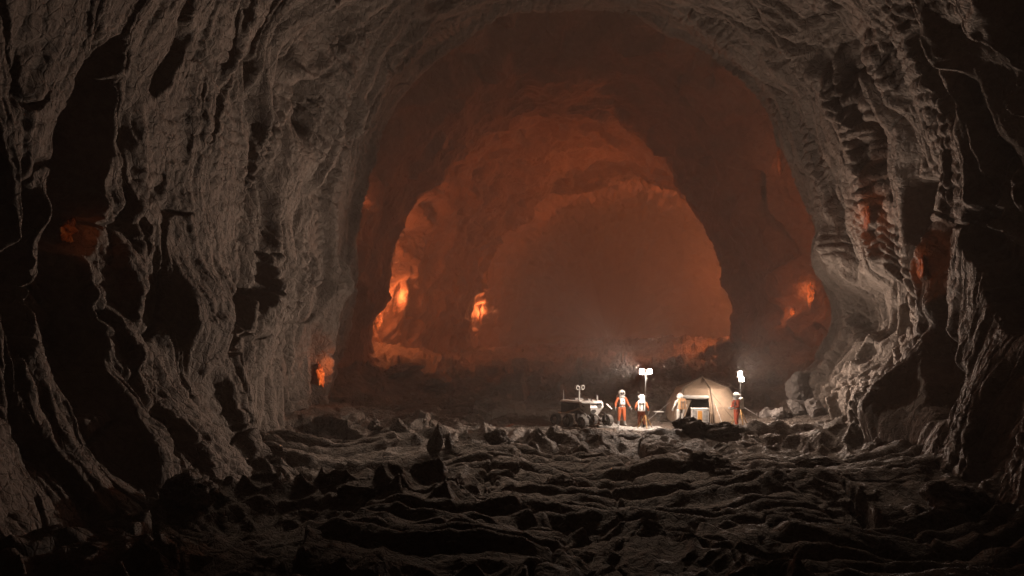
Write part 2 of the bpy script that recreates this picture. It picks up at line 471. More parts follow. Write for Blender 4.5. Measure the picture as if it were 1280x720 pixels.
    z = z + calm * mk * 0.085 * (np.abs(np.sin(a)) ** 0.6 - 0.6)
    z = z + (1 - 0.6 * tot) * (0.35 + 0.65 * calm) * (0.10 * fbm(x / 0.9, y / 0.9, o + 21, 4, 0.52) - 0.07 * (ridged(x / 2.3, y / 1.2, o + 17, 3) - 1) * calm)
    # dark broken ridge between the viewer and the camp
    rg = np.exp(-((y - 38.0 - 0.4 * wy) / 1.0) ** 2) * sstep(5.0, 9.0, x + wx) * (1 - sstep(13.5, 16.5, x))
    z = z + rg * (0.14 + 0.40 * np.abs(perlin(x / 1.1, y / 1.4, o + 3)) + 0.12 * perlin(x / 0.35, y / 0.5, o))
    rg = np.exp(-((y - 37.0 - 0.9 * wx - 0.12 * x) / 0.8) ** 2) * sstep(-14, -9, x) * (1 - sstep(1, 3.5, x))
    z = z + rg * 0.25
    return z


ydn = np.concatenate([np.linspace(-18, 11.5, 30), steps(12, 62, 1150, 1.25), steps(62.3, 338, 290, 1.2)])
un = np.linspace(0, 1, 1150)
x0 = np.interp(ydn, [-18, 14, 48, 80, 338], [-19, -17, -21, -34, -52]); x1 = np.interp(ydn, [-18, 14, 48, 80, 338], [20, 19, 28, 38, 112])
GX = x0[:, None] + (x1 - x0)[:, None] * un[None]; GY = np.repeat(ydn[:, None], len(un), 1)
GZ = ground_z(GX, GY)
GP = np.stack([GX, GY, GZ], -1)
link('cave_ground', grid_mesh('cave_ground', GP), FLOOR)['kind'] = 'structure'


def gz(x, y):
    i = int(np.clip(np.searchsorted(ydn, y), 1, len(ydn) - 1))
    k = i if abs(ydn[i] - y) < abs(ydn[i - 1] - y) else i - 1
    j = int(np.clip(round((x - x0[k]) / (x1[k] - x0[k]) * (len(un) - 1)), 0, len(un) - 1))
    return float(GZ[k, j])

# ================================================================== objects
M_WHITE = plain('white_paint', (0.50, 0.48, 0.455), 0.45, var=0.22)
M_SUITW = plain('white_suit_fabric', (0.42, 0.40, 0.37), 0.8, var=0.2, scale=14, bump=0.4)
M_ORANGE = plain('orange_suit_fabric', (0.37, 0.085, 0.026), 0.8, var=0.35, scale=14, bump=0.4)
M_RUST = plain('rust_suit_fabric', (0.34, 0.06, 0.025), 0.8, var=0.35, scale=14, bump=0.4)
M_BROWN = plain('brown_trouser_fabric', (0.28, 0.07, 0.03), 0.85, var=0.3, scale=14, bump=0.4)
M_DARK = plain('dark_rubber', (0.028, 0.026, 0.025), 0.7, var=0.4)
M_TYRE = plain('dusty_tyre', (0.075, 0.066, 0.058), 0.8, var=0.5)
M_GREY = plain('grey_fabric', (0.20, 0.19, 0.18), 0.75, var=0.3)
M_TAN = plain('tan_pack_canvas', (0.36, 0.20, 0.10), 0.8, var=0.3, scale=12, bump=0.3)
M_CANVAS = plain('beige_tent_canvas', (0.245, 0.175, 0.12), 0.85, var=0.25, scale=3.5, bump=0.25)
M_SEAM = plain('dark_tent_binding', (0.16, 0.12, 0.09), 0.7)
M_METAL = plain('dull_aluminium', (0.42, 0.41, 0.40), 0.4, 0.85, var=0.2)
M_DMETAL = plain('dark_metal', (0.07, 0.066, 0.062), 0.45, 0.6, var=0.3)
M_YELLOW = plain('yellow_paint', (0.30, 0.16, 0.045), 0.5, var=0.25)
M_AMBER = plain('amber_panel', (0.55, 0.27, 0.07), 0.5, var=0.2)
M_VISOR = plain('dark_visor', (0.03, 0.025, 0.022), 0.12, 0.3, var=0.1)
M_LAMP = emit_mat('lamp_glow', (1.0, 0.93, 0.86), 60.0)


class MB:
    """collects simple solids into one mesh"""
    def __init__(self): self.bm = bmesh.new()

    def box(self, c, s, rot=(0, 0, 0), bev=0.0, mat=None):
        t = bmesh.new(); bmesh.ops.create_cube(t, size=1.0)
        bmesh.ops.scale(t, vec=s, verts=t.verts)
        if bev: bmesh.ops.bevel(t, geom=t.edges[:], offset=bev, segments=2, affect='EDGES', profile=0.7)
        return self._add(t, Matrix.Translation(c) @ (Matrix.Rotation(rot[2], 4, 'Z') @ Matrix.Rotation(rot[1], 4, 'Y') @ Matrix.Rotation(rot[0], 4, 'X')))

    def _add(self, t, M):
        bmesh.ops.transform(t, matrix=M, verts=t.verts)
        me = bpy.data.meshes.new('t'); t.to_mesh(me); t.free(); self.bm.from_mesh(me); bpy.data.meshes.remove(me); return self

    def tube(self, pts, r, seg=10, caps=True):
        pts = [Vector(p) for p in pts]; n = len(pts)
        rs = r if isinstance(r, (list, tuple)) else [r] * n
        rings = []
        up = None
        for i, p in enumerate(pts):
            t = (pts[min(i + 1, n - 1)] - pts[max(i - 1, 0)]).normalized()
            if up is None: up = Vector((0, 0, 1)) if abs(t.z) < 0.9 else Vector((1, 0, 0))
            a = t.cross(up).normalized(); b = a.cross(t).normalized(); up = b
            rings.append([self.bm.verts.new(p + (a * math.cos(k * 2 * math.pi / seg) + b * math.sin(k * 2 * math.pi / seg)) * rs[i]) for k in range(seg)])
        for i in range(n - 1):
            for k in range(seg):
                self.bm.faces.new((rings[i][k], rings[i][(k + 1) % seg], rings[i + 1][(k + 1) % seg], rings[i + 1][k]))
        if caps:
            self.bm.faces.new(rings[0][::-1]); self.bm.faces.new(rings[-1])
        return self

    def capsule(self, a, b, r0, r1, seg=14):
        a = Vector(a); b = Vector(b); d = (b - a); L = max(d.length, 1e-4); t = d / L
        pts, rs = [], []
        for k in range(5):
            f = k / 4 * math.pi / 2; pts.append(a - t * r0 * math.cos(f)); rs.append(max(r0 * math.sin(f), r0 * 0.05))
        for k in range(5):
            f = k / 4 * math.pi / 2; pts.append(b + t * r1 * math.sin(f)); rs.append(max(r1 * math.cos(f), r1 * 0.05))
        return self.tube(pts, rs, seg)

    def ball(self, c, r, sc=(1, 1, 1), seg=20, rot=None):
        t = bmesh.new(); bmesh.ops.create_uvsphere(t, u_segments=seg, v_segments=seg // 2 + 2, radius=r)
        bmesh.ops.scale(t, vec=sc, verts=t.verts)
        M = Matrix.Translation(c)
        if rot is not None: M = M @ rot
        return self._add(t, M)

    def lathe(self, prof, M, seg=28):
        rings = []
        for r, h in prof:
            rings.append([self.bm.verts.new(M @ Vector((r * math.cos(k * 2 * math.pi / seg), r * math.sin(k * 2 * math.pi / seg), h))) for k in range(seg)])
        for i in range(len(prof) - 1):
            for k in range(seg):
                self.bm.faces.new((rings[i][k], rings[i][(k + 1) % seg], rings[i + 1][(k + 1) % seg], rings[i + 1][k]))
        if prof[0][0] > 1e-6 and prof[0] != prof[-1]:
            self.bm.faces.new(rings[0][::-1]); self.bm.faces.new(rings[-1])
        return self

    def prism(self, poly, z0, z1, top=None):
        """vertical prism, optionally with another outline on top"""
        top = top or poly
        a = [self.bm.verts.new((x, y, z0)) for x, y in poly]; b = [self.bm.verts.new((x, y, z1)) for x, y in top]
        n = len(a)
        for k in range(n): self.bm.faces.new((a[k], a[(k + 1) % n], b[(k + 1) % n], b[k]))
        self.bm.faces.new(a[::-1]); self.bm.faces.new(b); return self

    def poly(self, pts, thick):
        """flat plate through 3-D points, given a thickness"""
        p = [Vector(q) for q in pts]
        nrm = (p[1] - p[0]).cross(p[2] - p[0]).normalized() * thick
        a = [self.bm.verts.new(q) for q in p]; b = [self.bm.verts.new(q + nrm) for q in p]; n = len(p)
        for k in range(n): self.bm.faces.new((a[k], a[(k + 1) % n], b[(k + 1) % n], b[k]))
        self.bm.faces.new(a[::-1]); self.bm.faces.new(b); return self

    def mesh(self, name, smooth=True, angle=40):
        bm = self.bm
        bmesh.ops.recalc_face_normals(bm, faces=bm.faces)
        for e in bm.edges:
            e.smooth = not (len(e.link_faces) == 2 and e.calc_face_angle(0) > R(angle))
        for f in bm.faces: f.smooth = smooth
        me = bpy.data.meshes.new(name); bm.to_mesh(me); bm.free(); return me

    def build(self, name, mat, parent=None, **kw):
        return link(name, self.mesh(name, **kw), mat, parent)


# ---------------------------------------------------------------- people
def fuse(mb, voxel, it=6):
    """weld overlapping limbs into one continuous skin"""
    me = mb.mesh('skin')
    o = bpy.data.objects.new('skin', me); COL.objects.link(o)
    m = o.modifiers.new('r', 'REMESH'); m.mode = 'VOXEL'; m.voxel_size = voxel; m.use_smooth_shade = True
    m = o.modifiers.new('s', 'SMOOTH'); m.factor = 0.5; m.iterations = it
    dg = bpy.context.evaluated_depsgraph_get(); dg.update()
    out = bpy.data.meshes.new_from_object(o.evaluated_get(dg))
    bpy.data.objects.remove(o); bpy.data.meshes.remove(me)
    return out


def hand(mb, wrist, dirv, side, palm_n):
    d = Vector(dirv).normalized(); nrm = Vector(palm_n); nrm = (nrm - d * nrm.dot(d)).normalized(); lat = d.cross(nrm).normalized()
    w = Vector(wrist)
    for k in (-1, 0, 1): mb.capsule(w + lat * 0.018 * k, w + d * 0.09 + lat * 0.026 * k, 0.024, 0.02, 10)
    for k, L in ((-1.5, 0.075), (-0.5, 0.09), (0.5, 0.095), (1.5, 0.08)):
        b = w + d * 0.095 + lat * 0.024 * k
        k1 = b + d * L * 0.55 + nrm * 0.012; k2 = k1 + d * L * 0.38 + nrm * 0.035
        mb.capsule(b, k1, 0.0125, 0.012, 8); mb.capsule(k1, k2, 0.012, 0.010, 8)
    b = w + d * 0.025 + lat * 0.03 * side; t1 = b + d * 0.04 + lat * 0.035 * side + nrm * 0.015; t2 = t1 + d * 0.035 + nrm * 0.015
    mb.capsule(b, t1, 0.017, 0.015, 8); mb.capsule(t1, t2, 0.015, 0.012, 8)


def astronaut(loc, rz, label, pose, suit, legs, boots, gloves, pack, chest=None, scale=1.0, group='astronauts of the camp', vest=None):
    """faces -Y before turning; pose gives elbow and wrist of either arm and ankle offsets"""
    root = empty('person', loc, rz, label, 'person', group); root.scale = (scale,) * 3
    mb = MB()
    lean = pose.get('lean', 0.0)
    hipz, shz = 0.93, 1.43
    sy = -lean
    # trunk
    mb.capsule((0, 0.0, hipz), (0, sy * 0.5, 1.15), 0.155, 0.16, 18)
    mb.capsule((0, sy * 0.5, 1.15), (0, sy, 1.36), 0.165, 0.15, 18)
    mb.capsule((-0.13, sy, 1.40), (0.13, sy, 1.40), 0.10, 0.10, 16)
    mb.capsule((-0.10, 0, hipz - 0.02), (0.10, 0, hipz - 0.02), 0.125, 0.125, 16)
    mb.capsule((0, sy, 1.42), (0, sy * 1.05, 1.60), 0.075, 0.07, 14)
    mb.ball((0, sy * 1.08 - 0.015, 1.66), 0.10, (0.85, 1, 1.15))
    for s in (-1, 1):
        key = 'r' if s < 0 else 'l'
        hx = 0.105 * s
        ank = Vector(pose.get('ankle_' + key, (0.14 * s, 0.03, 0.09)))
        kne = Vector(pose.get('knee_' + key, ((hx + ank.x) / 2, (ank.y) / 2 - 0.035, 0.50)))
        mb.capsule((hx, 0, hipz - 0.05), kne, 0.115, 0.083, 16); mb.capsule(kne, ank, 0.085, 0.064, 16)
        toe = ank + Vector((0.03 * s, -0.17, -0.04))
        mb.capsule(ank + Vector((0, 0.03, -0.035)), toe, 0.062, 0.048, 14)
        mb.capsule(ank, ank + Vector((0, 0.0, 0.13)), 0.073, 0.078, 14)
        sh = Vector((0.205 * s, sy, shz - 0.03))
        el = Vector(pose['elbow_' + key]); wr = Vector(pose['wrist_' + key])
        mb.capsule((0.14 * s, sy, shz - 0.02), sh, 0.105, 0.085, 14)
        mb.capsule(sh, el, 0.084, 0.063, 14); mb.capsule(el, wr, 0.064, 0.045, 14)
        hd = (wr - el).normalized() if 'hand_' + key not in pose else Vector(pose['hand_' + key])
        hand(mb, wr, hd, -s if pose.get('palms', 0) else s, pose.get('palm_' + key, (-s, -0.2, 0)))
    me = fuse(mb, 0.0115)
    for m in (suit, legs, boots, gloves, vest or suit): me.materials.append(m)
    n = len(me.polygons)
    co = np.zeros(len(me.vertices) * 3, np.float32); me.vertices.foreach_get('co', co); co = co.reshape(-1, 3)
    cen = np.zeros(n * 3, np.float32); me.polygons.foreach_get('center', cen); cen = cen.reshape(-1, 3)
    mi = np.zeros(n, np.int32)
    mi[cen[:, 2] < 0.98] = 1
    if vest is not None: mi[(np.abs(cen[:, 0]) < 0.15) & (cen[:, 2] > 1.1) & (cen[:, 2] < 1.5) & (cen[:, 1] < 0.03)] = 4
    arm = np.zeros(n, bool)
    for key in 'rl':
        el = np.array(pose['elbow_' + key]); wr = np.array(pose['wrist_' + key]); ax = wr - el; L = np.linalg.norm(ax); ax = ax / L
        t = (cen - el) @ ax; dist = np.linalg.norm(cen - el - t[:, None] * ax, axis=1)
        on = (t > -0.02) & (t < L + 0.25) & (dist < np.where(t > L - 0.03, 0.16, 0.082))
        mi[on & (t < L - 0.05)] = 0; mi[on & (t >= L - 0.05)] = 3
    mi[cen[:, 2] < 0.27] = 2
    me.polygons.foreach_set('material_index', mi); me.polygons.foreach_set('use_smooth', np.ones(n, bool)); me.update()
    link('body', me, None, root)
    hc = Vector((0, sy * 1.08, 1.685)); ht = pose.get('head', 0.0)
    Rz = Matrix.Rotation(ht, 4, 'Z')
    h = MB(); h.ball(hc, 0.185, (0.95, 1.04, 1.0), 28); h.lathe([(0.15, 0), (0.17, 0.0), (0.17, 0.05), (0.14, 0.05)], Matrix.Translation(hc + Vector((0, 0, -0.20))))
    hel = h.build('helmet', M_WHITE, root)
    v = MB(); v.ball(hc + Rz @ Vector((0, -0.055, 0.0)), 0.155, (0.92, 1.0, 0.80), 24, Rz); v.build('visor', M_VISOR, hel)
    for s in (-1, 1): MB().box(hc + Rz @ Vector((0.178 * s, -0.03, 0.06)), (0.03, 0.07, 0.045), (0, 0, ht), 0.008).build('helmet_light', M_GREY, hel)
    p = MB(); p.box((0, sy * 0.8 + 0.245, 1.27), (0.40, 0.20, 0.56), (R(4), 0, 0), 0.04); p.box((0, sy * 0.8 + 0.25, 1.56), (0.32, 0.15, 0.07), bev=0.02)
    pk = p.build('backpack', pack, root)
    q = MB()
    for x in (-0.09, 0.09): q.box((x, sy * 0.8 + 0.352, 1.27), (0.055, 0.014, 0.42), (R(4), 0, 0), 0.005)
    q.box((0, sy * 0.8 + 0.355, 1.40), (0.30, 0.016, 0.05), (R(4), 0, 0), 0.005)
    q.build('strap', M_DARK if pack is not M_TAN else M_SEAM, pk)
    g = MB(); g.tube([(0.15, sy * 0.8 + 0.15, 1.08), (0.21, sy * .8 + 0.0, 1.10), (0.17, sy - 0.13, 1.19), (0.09, sy - 0.17, 1.24)], 0.017, 8)
    g.build('hose', M_GREY, pk)
    if chest is not None:
        c = MB(); c.box((0, sy * 0.75 - 0.175, 1.25), (0.24, 0.09, 0.26), (R(-4), 0, 0), 0.02); ch = c.build('chest_pack', chest, root)
        d = MB(); d.box((0.04, sy * 0.75 - 0.223, 1.29), (0.09, 0.012, 0.06), (R(-4), 0, 0), 0.003); d.build('gauge', M_DARK, ch)
    b = MB(); b.lathe([(0.165, 0), (0.178, 0), (0.178, 0.055), (0.165, 0.055), (0.165, 0)], Matrix.Translation((0, sy * 0.15, 0.985)), 26); b.build('belt', M_GREY, root)
    for s in (-1, 1):
        st = MB(); st.tube([(0.12 * s, sy * 0.8 + 0.15, 1.5), (0.12 * s, sy, 1.535), (0.125 * s, sy - 0.125, 1.44), (0.13 * s, sy * 0.75 - 0.165, 1.25), (0.15 * s, sy * 0.4 - 0.15, 1.1)], 0.018, 6)
        st.build('harness_strap', M_GREY if pack is not M_TAN else M_TAN, root)
    return root


def ground_at(px, d):
    x = (px - 640) / F * d
    return Vector((x, d, gz(x, d)))


REST = dict(elbow_r=(-0.31, 0.03, 1.17), wrist_r=(-0.34, -0.08, 0.94), elbow_l=(0.31, 0.03, 1.17), wrist_l=(0.36, -0.06, 0.95))
astronaut(ground_at(777, 42.8), R(8), 'orange suited astronaut with white helmet and white chest pack facing the viewer, beside the rover',
          dict(REST, ankle_r=(-0.15, 0.08, 0.09), ankle_l=(0.16, -0.02, 0.09), elbow_l=(0.33, 0.02, 1.17), wrist_l=(0.44, -0.08, 0.96)),
          M_ORANGE, M_ORANGE, M_GREY, M_GREY, M_WHITE, M_WHITE, 1.04, vest=M_SUITW)
astronaut(ground_at(802, 41.6), R(172), 'astronaut in orange suit and brown trousers seen from behind, white backpack, under the twin-headed floodlight',
          dict(REST, ankle_r=(-0.13, 0.02, 0.09), ankle_l=(0.14, 0.05, 0.09), elbow_r=(-0.32, 0.02, 1.18), wrist_r=(-0.37, -0.07, 0.95), elbow_l=(0.31, 0.03, 1.18), wrist_l=(0.30, -0.16, 1.0), head=R(15)),
          M_ORANGE, M_BROWN, M_DARK, M_GREY, M_WHITE, M_GREY, 0.98)
astronaut(ground_at(850.5, 42.5), R(196), 'astronaut in white suit with a tan backpack standing at the tent doorway',
          dict(REST, lean=0.05, elbow_r=(-0.33, 0.0, 1.18), wrist_r=(-0.36, -0.16, 0.98), elbow_l=(0.33, -0.02, 1.18), wrist_l=(0.34, -0.2, 1.0), head=R(20)),
          M_SUITW, M_SUITW, M_GREY, M_SUITW, M_TAN, None, 0.98)
astronaut(ground_at(921, 41.8), R(-78), 'astronaut in dark rust coloured suit in profile with white backpack, beside the single-headed floodlight',
          dict(REST, lean=0.03, ankle_r=(-0.12, 0.05, 0.09), ankle_l=(0.12, -0.06, 0.09), elbow_r=(-0.29, -0.06, 1.15), wrist_r=(-0.20, -0.29, 1.05), elbow_l=(0.29, -0.06, 1.15), wrist_l=(0.20, -0.30, 1.04),
               palm_r=(1, 0, 0.3), palm_l=(-1, 0, 0.3)),
          M_RUST, M_RUST, M_RUST, M_GREY, M_WHITE, M_RUST, 0.98)


# ------------------------------------------------------------- floodlights
def floodlight(px, d, py, label, heads, group, turn):
    base = ground_at(px, d); top = CZ - (py - HY) / F * d
    H = top - base.z
    root = empty('floodlight', base, turn, label, 'floodlight', group)
    MB().tube([(0, 0, 0.55), (0, 0, H * 0.6)], 0.021).tube([(0, 0, H * 0.6), (0, 0, H - 0.12)], 0.014).build('pole', M_DMETAL, root)
    MB().lathe([(0.04, 0), (0.045, 0.02), (0.045, 0.1), (0.03, 0.12)], Matrix.Translation((0, 0, H * 0.57))).build('collar', M_DMETAL, root)
    for k in range(3):
        a = R(20 + 120 * k); e = Vector((math.cos(a) * 0.5, math.sin(a) * 0.5, 0))
        e.z = max(-0.05, gz(base.x + e.x * math.cos(turn) - e.y * math.sin(turn), base.y + e.x * math.sin(turn) + e.y * math.cos(turn)) - base.z) + 0.0
        lg = MB().tube([(0, 0, 0.85), e + Vector((0, 0, 0.03))], 0.022, 8).build('leg', M_YELLOW, root)
        MB().lathe([(0.03, 0), (0.045, 0.0), (0.035, 0.05), (0.02, 0.055)], Matrix.Translation(e), 12).build('rubber_foot', M_DARK, lg)
        MB().tube([(0, 0, 0.6), e * 0.45 + Vector((0, 0, 0.58))], 0.012, 6).build('brace', M_YELLOW, root)
    MB().tube([(-0.2 * (len(heads) > 1), 0, H - 0.13), (0.2 * (len(heads) > 1) + 0.001, 0, H - 0.13)], 0.018, 8).box((0, 0, H - 0.13), (0.07, 0.06, 0.06), bev=0.01).build('crossbar', M_DMETAL, root)
    for hx, hz, yaw, tilt in heads:
        Mx = Matrix.Translation((hx, -0.02, H + hz)) @ Matrix.Rotation(yaw, 4, 'Z') @ Matrix.Rotation(tilt, 4, 'X')
        h = MB(); t = h.box((0, 0.05, 0), (0.27, 0.10, 0.27), bev=0.02)
        for k in range(6): h.box((-0.11 + 0.044 * k, 0.115, 0), (0.012, 0.04, 0.23))
        bmesh.ops.transform(h.bm, matrix=Mx, verts=h.bm.verts); hd = h.build('lamp_head', M_DMETAL, root)
        g = MB(); g.box((0, -0.008, 0), (0.215, 0.012, 0.215), bev=0.004); bmesh.ops.transform(g.bm, matrix=Mx, verts=g.bm.verts); g.build('lens', M_LAMP, hd)
        y = MB(); y.tube([(-0.148, 0.05, 0), (-0.148, 0.05, -0.16), (0.148, 0.05, -0.16), (0.148, 0.05, 0)], 0.01, 6); bmesh.ops.transform(y.bm, matrix=Mx, verts=y.bm.verts); y.build('yoke', M_DMETAL, hd)
    return root


floodlight(807, 41.0, 465, 'twin-headed white floodlight glowing on a tall pole with yellow tripod legs, left of the tent', [(-0.215, 0.03, R(-30), R(-6)), (0.215, 0.03, R(6), R(-6))], 'camp floodlights', R(10))
floodlight(925.5, 42.4, 468, 'floodlight with its glowing heads stacked one over the other, right of the tent', [(0.0, 0.06, R(30), R(-8)), (0.06, -0.26, R(-15), R(-12))], 'camp floodlights', R(10))

# -------------------------------------------------------------------- tent
TD = 45.2
tb = ground_at(877.5, TD)
ROTT = R(-4)
tent = empty('dome_tent', tb, ROTT, 'beige faceted dome tent with an open square doorway and rolled-up door flap', 'tent')
tent.scale = (1.0, 1.0, 1.07)
PROF = [(2.06, 0.0), (2.14, 0.45), (2.02, 1.2), (1.48, 2.12), (0.0, 2.64)]
prof_r = lambda z: float(np.interp(z, [q[1] for q in PROF], [q[0] for q in PROF]))
zs = [0.0, 0.22, 0.45, 0.7, 0.95, 1.2, 1.45, 1.62, 1.78, 1.95, 2.12, 2.28, 2.42, 2.52, 2.60, 2.64]
NS = 6
angs = [R(-90 - 60 + 8 + 60 * k) for k in range(NS)]     # pole directions; front panel between pole 0 and 1


def tpt(k, u, z):
    r = prof_r(z); a0, a1 = angs[k % NS], angs[(k + 1) % NS] if k % NS + 1 < NS else angs[0] + 2 * math.pi
    p = Vector((math.cos(a0), math.sin(a0), 0)).lerp(Vector((math.cos(a1), math.sin(a1), 0)), u) * r
    p.z = z - 0.06 * math.sin(math.pi * u) * (z / 2.72) * (1 if z < 2.63 else 0); return p * 1.0


us_ = [0, 0.1, 0.2, 0.3, 0.4, 0.5, 0.6, 0.7, 0.8, 0.9, 1.0]
for k in range(NS):
    m = MB(); V = {}
    for i, z in enumerate(zs):
        for j, u in enumerate(us_): V[i, j] = m.bm.verts.new(tpt(k, u, z))
    for i in range(len(zs) - 1):
        for j in range(len(us_) - 1):
            if k == 0 and 1 <= j <= 8 and zs[i + 1] <= 1.63: continue
            m.bm.faces.new((V[i, j], V[i, j + 1], V[i + 1, j + 1], V[i + 1, j]))
    o = m.build('canvas_panel', M_CANVAS, tent, angle=4)
    md = o.modifiers.new('thick', 'SOLIDIFY'); md.thickness = 0.02; md.offset = -1
for k in range(NS):
    MB().tube([tpt(k, 0, z) * 1.006 + Vector((0, 0, 0.01)) for z in zs[:-1]], 0.024, 8).build('pole', M_SEAM, tent)
for k in range(NS):   # diagonal seams across the side panels
    if k == 0: continue
    MB().tube([tpt(k, u, 1.95 - 1.95 * u) * 1.004 for u in (0, .15, .3, .45, .6, .75, .9, 1)], 0.012, 6).build('seam_cord', M_SEAM, tent)
f = MB()
f.tube([tpt(0, 0.1, z) * 1.01 for z in zs[:8]], 0.03, 8); f.tube([tpt(0, 0.9, z) * 1.01 for z in zs[:8]], 0.03, 8); f.tube([tpt(0, u, 1.62) * 1.01 for u in us_[1:10]], 0.03, 8)
f.build('door_frame', M_CANVAS, tent)
MB().tube([tpt(0, u, 1.64) * 1.035 for u in us_[1:10]], [0.07, 0.10, 0.105, 0.095, 0.10, 0.10, 0.105, 0.10, 0.07], 12).build('rolled_flap', M_SUITW, tent)
m = MB()
m.poly([tpt(0, 0.1, 0.02) * 0.99, tpt(0, 0.1, 1.55) * 0.99, tpt(0, 0.36, 1.55) * 0.985, tpt(0, 0.26, 0.7) * 1.02, tpt(0, 0.22, 0.02) * 1.03], 0.02); m.build('side_flap', M_CANVAS, tent)
MB().prism([(math.cos(a) * 2.0, math.sin(a) * 2.0) for a in angs], 0.02, 0.05).build('groundsheet', M_GREY, tent)
MB().lathe([(0.09, 0), (0.09, 0.03), (0.03, 0.07), (0.0, 0.07)], Matrix.Translation((0, 0, 2.64)), 14).build('apex_cap', M_SEAM, tent)
for a, L in ((-2.95, 1.0), (-0.35, 0.9), (0.5, 1.0), (-1.35, 0.8)):
    p0 = Vector((math.cos(a), math.sin(a), 0)) * 1.86; p0.z = 1.35
    p1 = Vector((math.cos(a), math.sin(a), 0)) * (2.1 + L); wp = tb + Matrix.Rotation(ROTT, 3, 'Z') @ p1
    p1.z = gz(wp.x, wp.y) - tb.z
    g = MB().tube([p0, p1], 0.011, 6).build('guy_line', M_WHITE, tent)
    MB().tube([p1 + Vector((0, 0, -0.05)), p1 + Vector((0, 0, 0.12))], 0.015, 6).build('peg', M_METAL, g)

# ------------------------------------------------------------ equipment box
cp = ground_at(874.5, 42.5)
case = empty('equipment_case', cp + Vector((0, 0, 0.16)), R(-6), 'white equipment case with an amber front panel in front of the tent', 'case')
MB().box((0, 0, 0.43), (0.88, 0.60, 0.66), bev=0.03).build('case_body', M_WHITE, case)
MB().box((0, 0, 0.79), (0.92, 0.64, 0.065), bev=0.02).build('lid', M_WHITE, case)
for x, w_, mt in ((-0.02, 0.24, M_AMBER), (0.27, 0.22, M_GREY), (-0.30, 0.22, M_GREY)):
    pnl = MB().box((x, -0.304, 0.43), (w_, 0.012, 0.54), bev=0.004).build('front_panel', mt, case)
    if mt is M_GREY:
        s_ = MB()
        for k in range(7): s_.box((x, -0.314, 0.22 + 0.07 * k), (w_ * 0.8, 0.010, 0.022))
        s_.build('vent_slats', M_WHITE, pnl)
for x in (-0.36, 0.36):
    MB().box((x, 0, 0.05), (0.09, 0.5, 0.09), bev=0.01).build('foot', M_DARK, case)
    MB().box((x, -0.315, 0.745), (0.06, 0.02, 0.07), bev=0.004).build('latch', M_METAL, case)
MB().tube([(0.46, -0.13, 0.55), (0.52, -0.13, 0.55), (0.52, 0.13, 0.55), (0.46, 0.13, 0.55)], 0.014, 8).build('handle', M_DARK, case)

# ------------------------------------------------------------ folding table
tp = ground_at(823, 43.6); th = CZ - (514.5 - HY) / F * 43.6 - tp.z
tab = empty('folding_table', tp, R(10), 'small pale folding table standing left of the tent', 'table')
MB().box((0, 0, th), (0.5, 0.38, 0.035), bev=0.01).build('tabletop', M_WHITE, tab)
for sx, sy_ in ((-1, -1), (-1, 1), (1, -1), (1, 1)):
    MB().tube([(0.2 * sx, 0.15 * sy_, th - 0.02), (-0.18 * sx, 0.15 * sy_, 0.0)], 0.010, 6).build('leg', M_DMETAL, tab)

# ------------------------------------------------------------------- rover
RD = 42.3
rp = ground_at(727, RD)
rp.z = max(rp.z, CZ - (539 - HY) / F * 41.4) if False else rp.z
rov = empty('rover', rp, R(-52), 'white six-wheeled rover with a camera mast and dark front ports parked on the rock', 'rover'); rov.scale = (1.07,) * 3
ch = MB().prism([(-0.95, -0.52), (0.62, -0.52), (0.62, 0.52), (-0.95, 0.52)], 0.62, 1.10).build('chassis', M_DMETAL, rov)
pn = MB()
for k in range(3): pn.box((-0.70 + 0.50 * k, -0.528, 0.86), (0.40, 0.02, 0.34), bev=0.006)
pn.build('side_hatch', M_DARK, ch)
nose = MB()
fr = [(0.62, -0.66, 1.12), (0.62, 0.66, 1.12), (1.02, 0.46, 1.06), (1.02, -0.46, 1.06)]
bm_ = nose.bm
top = [bm_.verts.new(q) for q in ((0.55, -0.66, 1.16), (1.05, -0.42, 1.16), (1.05, 0.42, 1.16), (0.55, 0.66, 1.16))]
midv = [bm_.verts.new(q) for q in ((0.55, -0.60, 0.92), (1.10, -0.44, 0.94), (1.10, 0.44, 0.94), (0.55, 0.60, 0.92))]
low = [bm_.verts.new(q) for q in ((0.58, -0.30, 0.60), (0.90, -0.24, 0.56), (0.90, 0.24, 0.56), (0.58, 0.30, 0.60))]
for a, b in ((top, midv), (midv, low)):
    for k in range(4): bm_.faces.new((a[k], a[(k + 1) % 4], b[(k + 1) % 4], b[k]))
bm_.faces.new(top); bm_.faces.new(low[::-1])
nz = nose.build('nose', M_WHITE, rov, angle=20)


def hexport(c, rx, rz, Mrot):
    m = MB(); n = 6
    pts = [Vector((0, rx * math.cos(R(60 * k)), rz * math.sin(R(60 * k)))) for k in range(n)]
    a = [m.bm.verts.new(c + Mrot @ (p + Vector((0.015, 0, 0)))) for p in pts]; b = [m.bm.verts.new(c + Mrot @ (p * 1.08 + Vector((-0.06, 0, 0)))) for p in pts]
    for k in range(n): m.bm.faces.new((a[k], a[(k + 1) % n], b[(k + 1) % n], b[k]))
    m.bm.faces.new(a); m.bm.faces.new(b[::-1]); return m.build('port', M_DARK, nz, angle=20)


